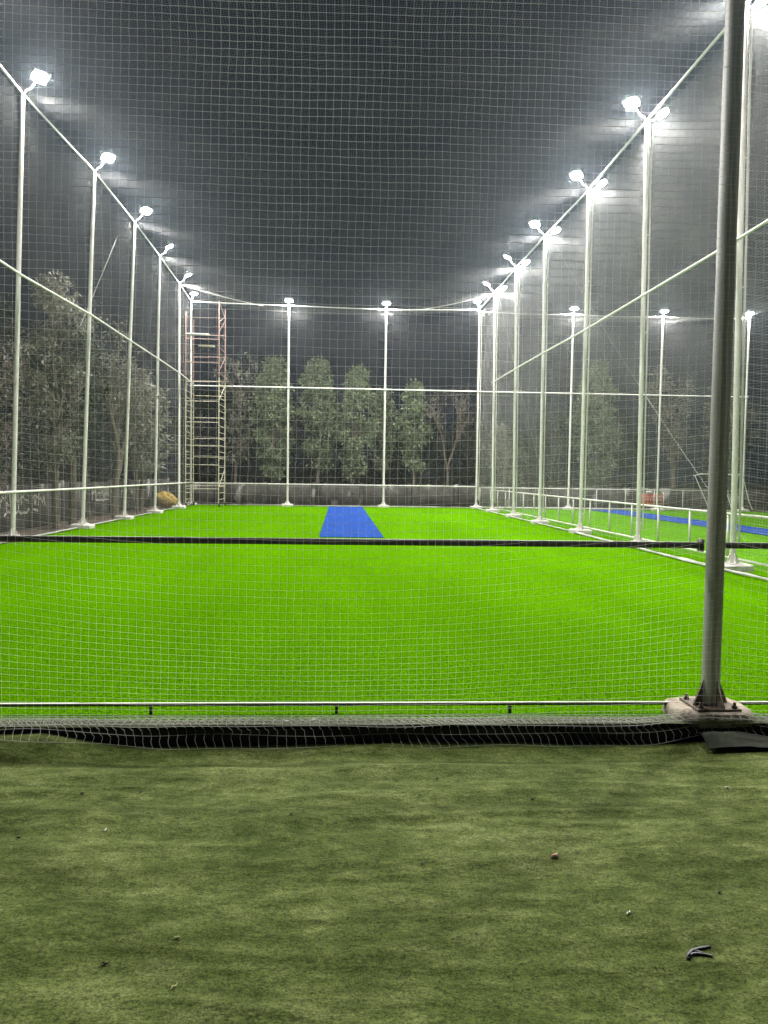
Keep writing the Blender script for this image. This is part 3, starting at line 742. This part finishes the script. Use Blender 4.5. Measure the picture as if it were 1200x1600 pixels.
def tree(x, y, h, label, rx=1.0, base=1.6, kind='column', leaf=None, size=.17, clumps=70, per=42, seed=0, cat='tree', group='trees beyond the walls', name='tree', trunk=.09, lean=0, ry=None):
    g = np.random.default_rng(seed); t = tag(empty(name, (x, y, -.12)), label, cat, group)
    ry = ry or rx*.8
    # trunk
    zs = np.linspace(0, h*.9, 9); px = lean*zs/h+np.cumsum(g.normal(0, .05, 9)); py = np.cumsum(g.normal(0, .05, 9)); px -= px[0]; py -= py[0]
    tb = MB(); tb.tube(np.stack([px, py, zs], 1), np.linspace(trunk, trunk*.18, 9), 9)
    cen, rad = [], []
    for k in range(clumps):
        f = g.uniform(0, 1)**.85
        if kind == 'column': prof = (math.sin(min(1, (f+.12)*1.25)*math.pi/2) if f < .5 else 1)*(1-max(0, f-.42)**1.6*1.9)
        elif kind == 'round': prof = math.sqrt(max(0.04, 1-(2*f-1)**2))
        else: prof = .35+.75*f
        a = g.uniform(0, 2*math.pi); q = g.uniform(.25, 1)**.5*max(.12, prof)
        z = base+f*(h-base-.25)
        cx = np.interp(z, zs, px)+math.cos(a)*rx*q; cy = np.interp(z, zs, py)+math.sin(a)*ry*q
        cen.append((cx, cy, z)); rad.append(g.uniform(.18, .42)*(rx/1.0)**.4)
        if k % 3 == 0:
            z0 = max(.6, z-g.uniform(.5, 1.2)); a0 = (np.interp(z0, zs, px), np.interp(z0, zs, py), z0)
            tb.tube([a0, ((a0[0]+cx)/2, (a0[1]+cy)/2, (z0+z)/2+.1), (cx, cy, z)], [trunk*.35, trunk*.22, trunk*.08], 5)
    tb.build('trunk', M_bark, t)
    mb = MB(); leaves(mb, cen, rad, per, size, .45, g); mb.build('crown', leaf or M_leaf, t, smooth=False)
    return t
def bare_tree(x, y, h, label, seed=1, spread=.5, leaf=M_leafb, nl=260, lean=0, trunk=.07, low=.32):
    g = random.Random(seed); t = tag(empty('bare_tree', (x, y, -.12)), label, 'tree', 'trees beyond the walls')
    tb = MB(); tips = []
    def grow(p, d, L, r, lv):
        n = 4; pts = [p]; q = p
        for k in range(n):
            d = (d+Vector((g.uniform(-.12, .12), g.uniform(-.12, .12), g.uniform(0, .10)))).normalized(); q = q+d*L/n; pts.append(q)
        tb.tube(pts, np.linspace(r, r*.6, n+1), 6 if lv < 2 else 4)
        if lv >= 4: tips.append(q); return
        for k in range(3 if lv < 3 else 2):
            a = g.uniform(0, 6.28); s = spread*g.uniform(.6, 1.2)
            dd = (d+Vector((math.cos(a)*s, math.sin(a)*s, .15))).normalized()
            grow(pts[g.choice((2, 3, 4))] if k else q, dd, L*g.uniform(.62, .8), r*.55, lv+1)
            tips.append(q)
    grow(Vector((0, 0, 0)), Vector((lean, 0, 1)), h*low, trunk, 0)
    tb.build('trunk', M_bark, t)
    mb = MB(); c = [tuple(g.choice(tips)) for _ in range(nl)]; leaves(mb, c, [.22]*nl, 5, .11, .6, np.random.default_rng(seed)); mb.build('leaves', leaf, t, smooth=False)
    return t
# behind the far wall
tree(-3.35, 38.2, 7.35, 'tall bushy tree behind the far wall just left of the first end pole', 1.1, 1.3, seed=11, clumps=120, per=60)
tree(-1.15, 38.4, 7.3, 'tall bushy tree behind the far wall right of the first end pole', 1.05, 1.9, seed=12, clumps=115, per=60)
tree(.80, 38.0, 6.9, 'bright topped bushy tree behind the blue mat', 1.0, 1.5, seed=13, clumps=125, per=60)
tree(2.35, 38.6, 6.0, 'short narrow tree behind the second end pole', .75, 1.9, seed=14, clumps=75, per=50)
tree(3.75, 38.2, 6.35, 'slender bushy tree between the second end pole and the bare tree', .85, 1.9, seed=15, clumps=85, per=52)
bare_tree(5.45, 38.0, 6.3, 'bare reddish tree with forking branches by the far right corner', 21, .5, nl=170, trunk=.085)
tree(-5.2, 38.6, 7.6, 'thin leafed tree behind the scaffold tower', 1.1, 2.0, kind='open', leaf=M_leafg, size=.2, clumps=60, per=26, seed=16)
tree(-4.6, 40.5, 6.4, 'dark tree right of the scaffold tower', 1.4, .5, leaf=M_leafd, clumps=80, per=60, seed=17, kind='round')
for k, (x, h) in enumerate(((-7.4, 6.0), (-2.6, 5.4), (-.4, 5.2), (1.9, 5.0), (4.3, 4.8), (6.9, 4.9), (9.0, 4.4))):
    where = ['behind the far left corner of the cage', 'between the two tallest bushy trees', 'behind the blue mat', 'just right of the bright topped tree', 'left of the bare reddish tree', 'right of the bare reddish tree', 'behind the leftmost far pole beyond'][k]
    tree(x, 41.2+.6*(k % 2), h, 'dark dense tree in the back row, '+where, 1.5, .2, kind='round', leaf=M_leafd, size=.22, clumps=90, per=55, seed=30+k, group='dark trees of the back row')
tree(8.2, 37.9, 4.3, 'pale leafed bush behind the corner where both fields meet', 1.0, .8, kind='round', leaf=M_leafg, size=.14, clumps=60, per=40, seed=41)
tree(13.0, 38.2, 7.5, 'tall broad tree beyond the second field, left of the red board', 1.25, .9, leaf=M_leaf, clumps=150, per=60, seed=42)
tree(11.2, 39.4, 5.0, 'low tree right of the leftmost far pole beyond', 1.3, .5, kind='round', leaf=M_leafd, clumps=80, per=50, seed=43)
tree(16.9, 37.8, 7.2, 'sparse tree with a curved pale trunk right of the red board', 1.3, 2.6, kind='open', leaf=M_leafg, size=.15, clumps=85, per=30, seed=44, trunk=.14, lean=-.7)
tree(19.6, 38.4, 7.0, 'leafy tree at the right edge beyond the second field', 1.5, 1.0, leaf=M_leafg, clumps=110, per=45, seed=45)
tree(15.2, 40.8, 5.2, 'dark tree behind the red board', 1.5, .3, kind='round', leaf=M_leafd, clumps=90, per=50, seed=46)
# outside the left wall and between wall and net
tree(-7.35, 20.5, 6.7, 'tall dusty tree growing close outside between the first two left poles', .9, 1.7, leaf=M_leafg, size=.12, clumps=110, per=50, seed=51, trunk=.10, ry=1.5)
tree(-7.25, 21.4, 6.0, 'second trunk close outside the left net with dusty crown', .8, 2.0, leaf=M_leafd, size=.13, clumps=70, per=46, seed=52, trunk=.11, ry=1.3)
bare_tree(-7.15, 25.0, 7.2, 'leaning bare tree between the second and third left poles', 53, .38, leaf=M_leafg, nl=420, lean=-.06, trunk=.12)
tree(-7.5, 29.6, 5.2, 'large leafed bush tree outside the left net near the yellow bundle', 1.0, 1.6, kind='round', leaf=M_leafg, size=.20, clumps=75, per=30, seed=54, ry=1.8)
bare_tree(-7.3, 28.4, 5.5, 'thin bare sapling outside the left net before the large leafed bush', 55, .45, leaf=M_leafg, nl=120, trunk=.06)
tree(-7.4, 16.3, 4.6, 'brown twiggy shrub at the left edge outside the net', .7, .3, leaf=M_leafb, size=.10, clumps=60, per=35, seed=56, ry=1.3, name='shrub', cat='shrub')
for k, (x, y, h) in enumerate(((-9.9, 14.5, 6.5), (-10.2, 19, 7.2), (-10.4, 23.5, 7.6), (-10.1, 28, 6.8), (-10.3, 32.5, 6.2))):
    tree(x, y, h, 'dark dense tree behind the left wall, %s' % ['nearest to the left edge of the photo', 'behind the first bay of the left net', 'behind the leaning bare tree', 'behind the fourth left pole', 'behind the yellow bundle'][k], 1.5, .3, kind='round', leaf=M_leafd, size=.17, clumps=110, per=55, seed=60+k, group='dark trees of the back row', ry=2.0)

# ------------------------------------------------------------------ red board, metal stand, far lamp
t = tag(empty('notice_board', (14.35, 34.75, 0)), 'small red board with pale and yellow lettering beyond the railing', 'board')
M_rb = mat('red_board_paint', (.55, .07, .06), .6, var=(.40, .05, .045), vscale=4)
b = MB(); b.box((0, 0, .42), (1.22, .05, .62)); b.build('panel', M_rb, t, smooth=False)
b = MB()
for s_ in (-1, 1): b.box((s_*.62, 0, .40), (.03, .06, .82))
b.box((0, 0, .745), (1.21, .06, .025)); b.build('frame', M_white, t, smooth=False)
rr = random.Random(9)
for row, (z, hgt, mt) in enumerate(((.63, .06, M_white), (.47, .085, M_white), (.27, .10, mat('yellow_paint', (.75, .50, .08), .6)))):
    b = MB(); x = -.5
    while x < .5:
        w = rr.uniform(.05, .10)
        b.bar((x, -.029, z-hgt/2), (x+w*.25, -.029, z+hgt/2), .009, 5); b.bar((x+w*.25, -.029, z+hgt/2*rr.choice((1, 0, -1))), (x+w*.8, -.029, z+hgt/2*rr.choice((1, 0, -1))), .009, 5)
        if rr.random() < .6: b.bar((x+w*.8, -.029, z-hgt/2), (x+w*.8, -.029, z+hgt/2), .009, 5)
        x += w+rr.uniform(.02, .06)
    b.build('lettering', mt, t, smooth=False)
b = MB(); V = []
for i in range(12):
    for k in range(16):
        ph = math.pi*i/11; a = k*math.pi/8; q = 1+.3*mnoise.noise((math.cos(a)*2, math.sin(a)*2, ph*2))
        V.append((math.sin(ph)*math.cos(a)*.17*q, math.sin(ph)*math.sin(a)*.1*q, .06+math.cos(ph)*.07*q))
b.add(V, [(i*16+k, (i+1)*16+k, (i+1)*16+(k+1) % 16, i*16+(k+1) % 16) for i in range(11) for k in range(16)])
o = b.build('cloth', M_white, sharp=0); o.location = (14.3, 34.75, .755); tag(o, 'crumpled white cloth lying on top of the red board', 'cloth')

t = tag(empty('metal_stand', (0, 33.3, 0)), 'white tubular frame with slanting struts by the far right corner', 'frame')
M_w = M_white
b = MB()
b.tube([(15.7, 0, 1.60), (16.0, 0, 1.68), (17.85, 0, 1.68), (17.95, 0, 1.6), (18.4, .3, .55), (18.6, .3, .1)], .022, 8); b.build('top_tube', M_w, t)
for x0, x1, y1 in ((16.62, 16.50, 0), (17.72, 17.60, 0)):
    b = MB(); b.bar((x0, 0, 1.66), (x1, y1, .04), .020, 8); b.build('leg', M_w, t)
for a, c in (((16.95, 0, 1.66), (17.42, -.2, .04)), ((17.02, .1, 1.66), (17.5, -.25, .04)), ((15.75, 0, 1.6), (16.42, -.15, .04))):
    b = MB(); b.bar(a, c, .018, 8); b.build('strut', M_w, t)
b = MB(); b.bar((16.4, -.17, .05), (17.65, -.2, .05), .018, 8); b.build('bottom_tube', M_w, t)

# ------------------------------------------------------------------ litter on the carpet
def cpt(x, y): return cz(x, y)
# black plastic clip
b = MB()
def ribbon(pts, w, z0, th):
    P = np.array(pts, float); d = np.gradient(P, axis=0); d /= np.linalg.norm(d, axis=1)[:, None]; n_ = np.stack([-d[:, 1], d[:, 0]], 1)
    ws = np.array(w)[:, None] if not np.isscalar(w) else w
    A = P+n_*ws; B_ = P-n_*ws; k = len(P)
    V = np.concatenate([np.c_[A, np.full(k, z0)], np.c_[B_, np.full(k, z0)], np.c_[A, np.full(k, z0+th)], np.c_[B_, np.full(k, z0+th)]])
    F = []
    for i in range(k-1):
        F += [(2*k+i, 3*k+i, 3*k+i+1, 2*k+i+1), (i, i+1, k+i+1, k+i), (i, 2*k+i, 2*k+i+1, i+1), (k+i, k+i+1, 3*k+i+1, 3*k+i)]
    F += [(0, k, 3*k, 2*k), (k-1, 2*k-1+0, 4*k-1, 3*k-1)]
    b.add(V, F)
ribbon([(-.052, -.030), (-.040, -.008), (-.015, .010), (.015, .017), (.040, .018), (.058, .020)], [.006, .006, .005, .004, .004, .0045], 0, .006)
ribbon([(-.046, -.020), (-.028, -.008), (-.010, -.006), (.012, -.014), (.036, -.028)], [.005, .004, .0035, .004, .004], .0005, .0055)
ribbon([(-.012, .008), (.0, .003), (.012, -.012)], [.003, .003, .004], .001, .005)
cx, cy = 1.205, 2.41
o = b.build('plastic_clip', M_black, smooth=False); o.location = (cx, cy, cpt(cx, cy)+.002); o.rotation_euler = (0, 0, .12); tag(o, 'broken black plastic clip lying on the carpet at lower right', 'clip')
# small stone chip
b = MB(); V = [(-.014, -.009, 0), (.015, -.008, 0), (.016, .009, 0), (-.012, .010, 0), (-.010, -.007, .012), (.010, -.006, .010), (.014, .006, .018), (-.006, .006, .010)]
b.add(V, [(0, 3, 2, 1), (4, 5, 6, 7), (0, 1, 5, 4), (1, 2, 6, 5), (2, 3, 7, 6), (3, 0, 4, 7)])
cx, cy = .90, 3.04
o = b.build('brick_chip', mat('brick_chip', (.80, .62, .46), .9, var=(.50, .22, .14), vscale=60), smooth=False); o.location = (cx, cy, cpt(cx, cy)+.001); tag(o, 'tiny pale and reddish brick chip on the carpet right of centre', 'stone')
M_straw = mat('straw', (.55, .52, .22), .9); M_twig = mat('twig', (.04, .03, .02), .9)
specs = [(-.52, 2.52, 'yellow', 'short yellowish straw on the carpet at lower left'), (-.48, 2.28, 'yellow', 'bent pale straw bit near the bottom left'), (-.72, 2.40, 'dark', 'small dark flake on the carpet at far lower left'),
         (1.45, 2.75, 'dark', 'small dark leaf bit above the black clip'), (-1.22, 3.72, 'dark', 'dark twig near the carpet edge at left'), (-.95, 3.75, 'dark', 'dark seed pod left of centre near the carpet edge'), (.52, 3.86, 'dark', 'dark leaf bit below the net hem in the middle'),
         (.95, 3.60, 'dark', 'dark bit right of the middle near the net'), (-.2, 3.45, 'dark', 'dark flake left of the brick chip far up the carpet'), (1.98, 3.72, 'pale', 'pale paper scrap near the grey pole on the carpet'), (1.05, 2.62, 'pale', 'tiny pale scrap above left of the black clip'), (-1.0, 3.35, 'pale', 'tiny pale scrap at the left of the carpet'), (-1.35, 3.3, 'dark', 'dark twig bit at the left edge of the carpet'), (.35, 3.0, 'dark', 'thin dark twig left of the brick chip')]
for k, (x, y, c, lab) in enumerate(specs):
    g = random.Random(k+70); b = MB(); a = g.uniform(0, 3.1); L_ = g.uniform(.008, .018); P = []
    for q in range(5):
        f = q/4-.5; P.append((math.cos(a)*L_*f*2, math.sin(a)*L_*f*2+.004*math.sin(q*1.7), .003+.001*math.sin(q*2)))
    b.tube(P, [.0012, .003, .0036, .0028, .001], 6)
    o = b.build({'dark': 'twig', 'yellow': 'straw', 'pale': 'scrap'}[c], {'dark': M_twig, 'yellow': M_straw, 'pale': M_white}[c]); o.location = (x, y, cpt(x, y)+.002); tag(o, lab, {'dark': 'twig', 'yellow': 'straw', 'pale': 'scrap'}[c], 'litter on the carpet')
# grey cloth flap at the foot of the grey pole
b = MB(); V, F = grid(2.12, 4.6, 4.19, 4.345, 120, 16, lambda x, y: cz(x, y)+.010+.030*ss(4.16, 4.33, y)+.012*abs(math.sin(x*2.6+y*5))+.008*mnoise.noise((x*9, y*20, 8))+.008*mnoise.noise((x*5, y*9, 3))+.01*math.sin(x*9)*ss(4.0, 4.3, y)); b.add(V, F)
n0 = len(V); V2 = [(v[0], v[1], v[2]-.006) for v in V]; b.add(V2, np.asarray(F)[:, ::-1])
tag(b.build('cloth_flap', mat('grey_green_cloth', (.034, .042, .022), .95, var=(.015, .019, .010), vscale=9, bump=.3)), 'dull grey cloth flap folded at the foot of the grey pole', 'cloth')
# white scraps on the turf edge
for k, (x, y) in enumerate(((-.29, 4.42), (-.13, 4.45))):
    b = MB(); g = random.Random(k+5); V = [(math.cos(a)*.016*g.uniform(.4, 1.2), math.sin(a)*.010*g.uniform(.5, 1.2), g.uniform(0, .012)) for a in np.arange(7)*.9] + [(0, 0, .014)]
    b.add(V, [(i, (i+1) % 7, 7, 7) for i in range(7)])
    o = b.build('scrap', M_white, smooth=False); o.location = (x, y, .006); tag(o, ['white scrap on the turf edge behind the hem, left one', 'white scrap on the turf edge behind the hem, right one'][k], 'scrap', 'scraps caught at the turf edge')

# ------------------------------------------------------------------ night haze lit by the floodlights
m = bpy.data.materials.new('night_haze'); m.use_nodes = True; n = m.node_tree; n.nodes.clear()
o = n.nodes.new('ShaderNodeOutputMaterial'); v = n.nodes.new('ShaderNodeVolumePrincipled')
v.inputs['Color'].default_value = (.72, .86, 1, 1); v.inputs['Density'].default_value = HAZE; v.inputs['Anisotropy'].default_value = .9
n.links.new(v.outputs[0], o.inputs['Volume'])
b = MB(); b.box((0, 20, 5.5), (60, 70, 14)); tag(b.build('haze', m, smooth=False), kind='stuff')
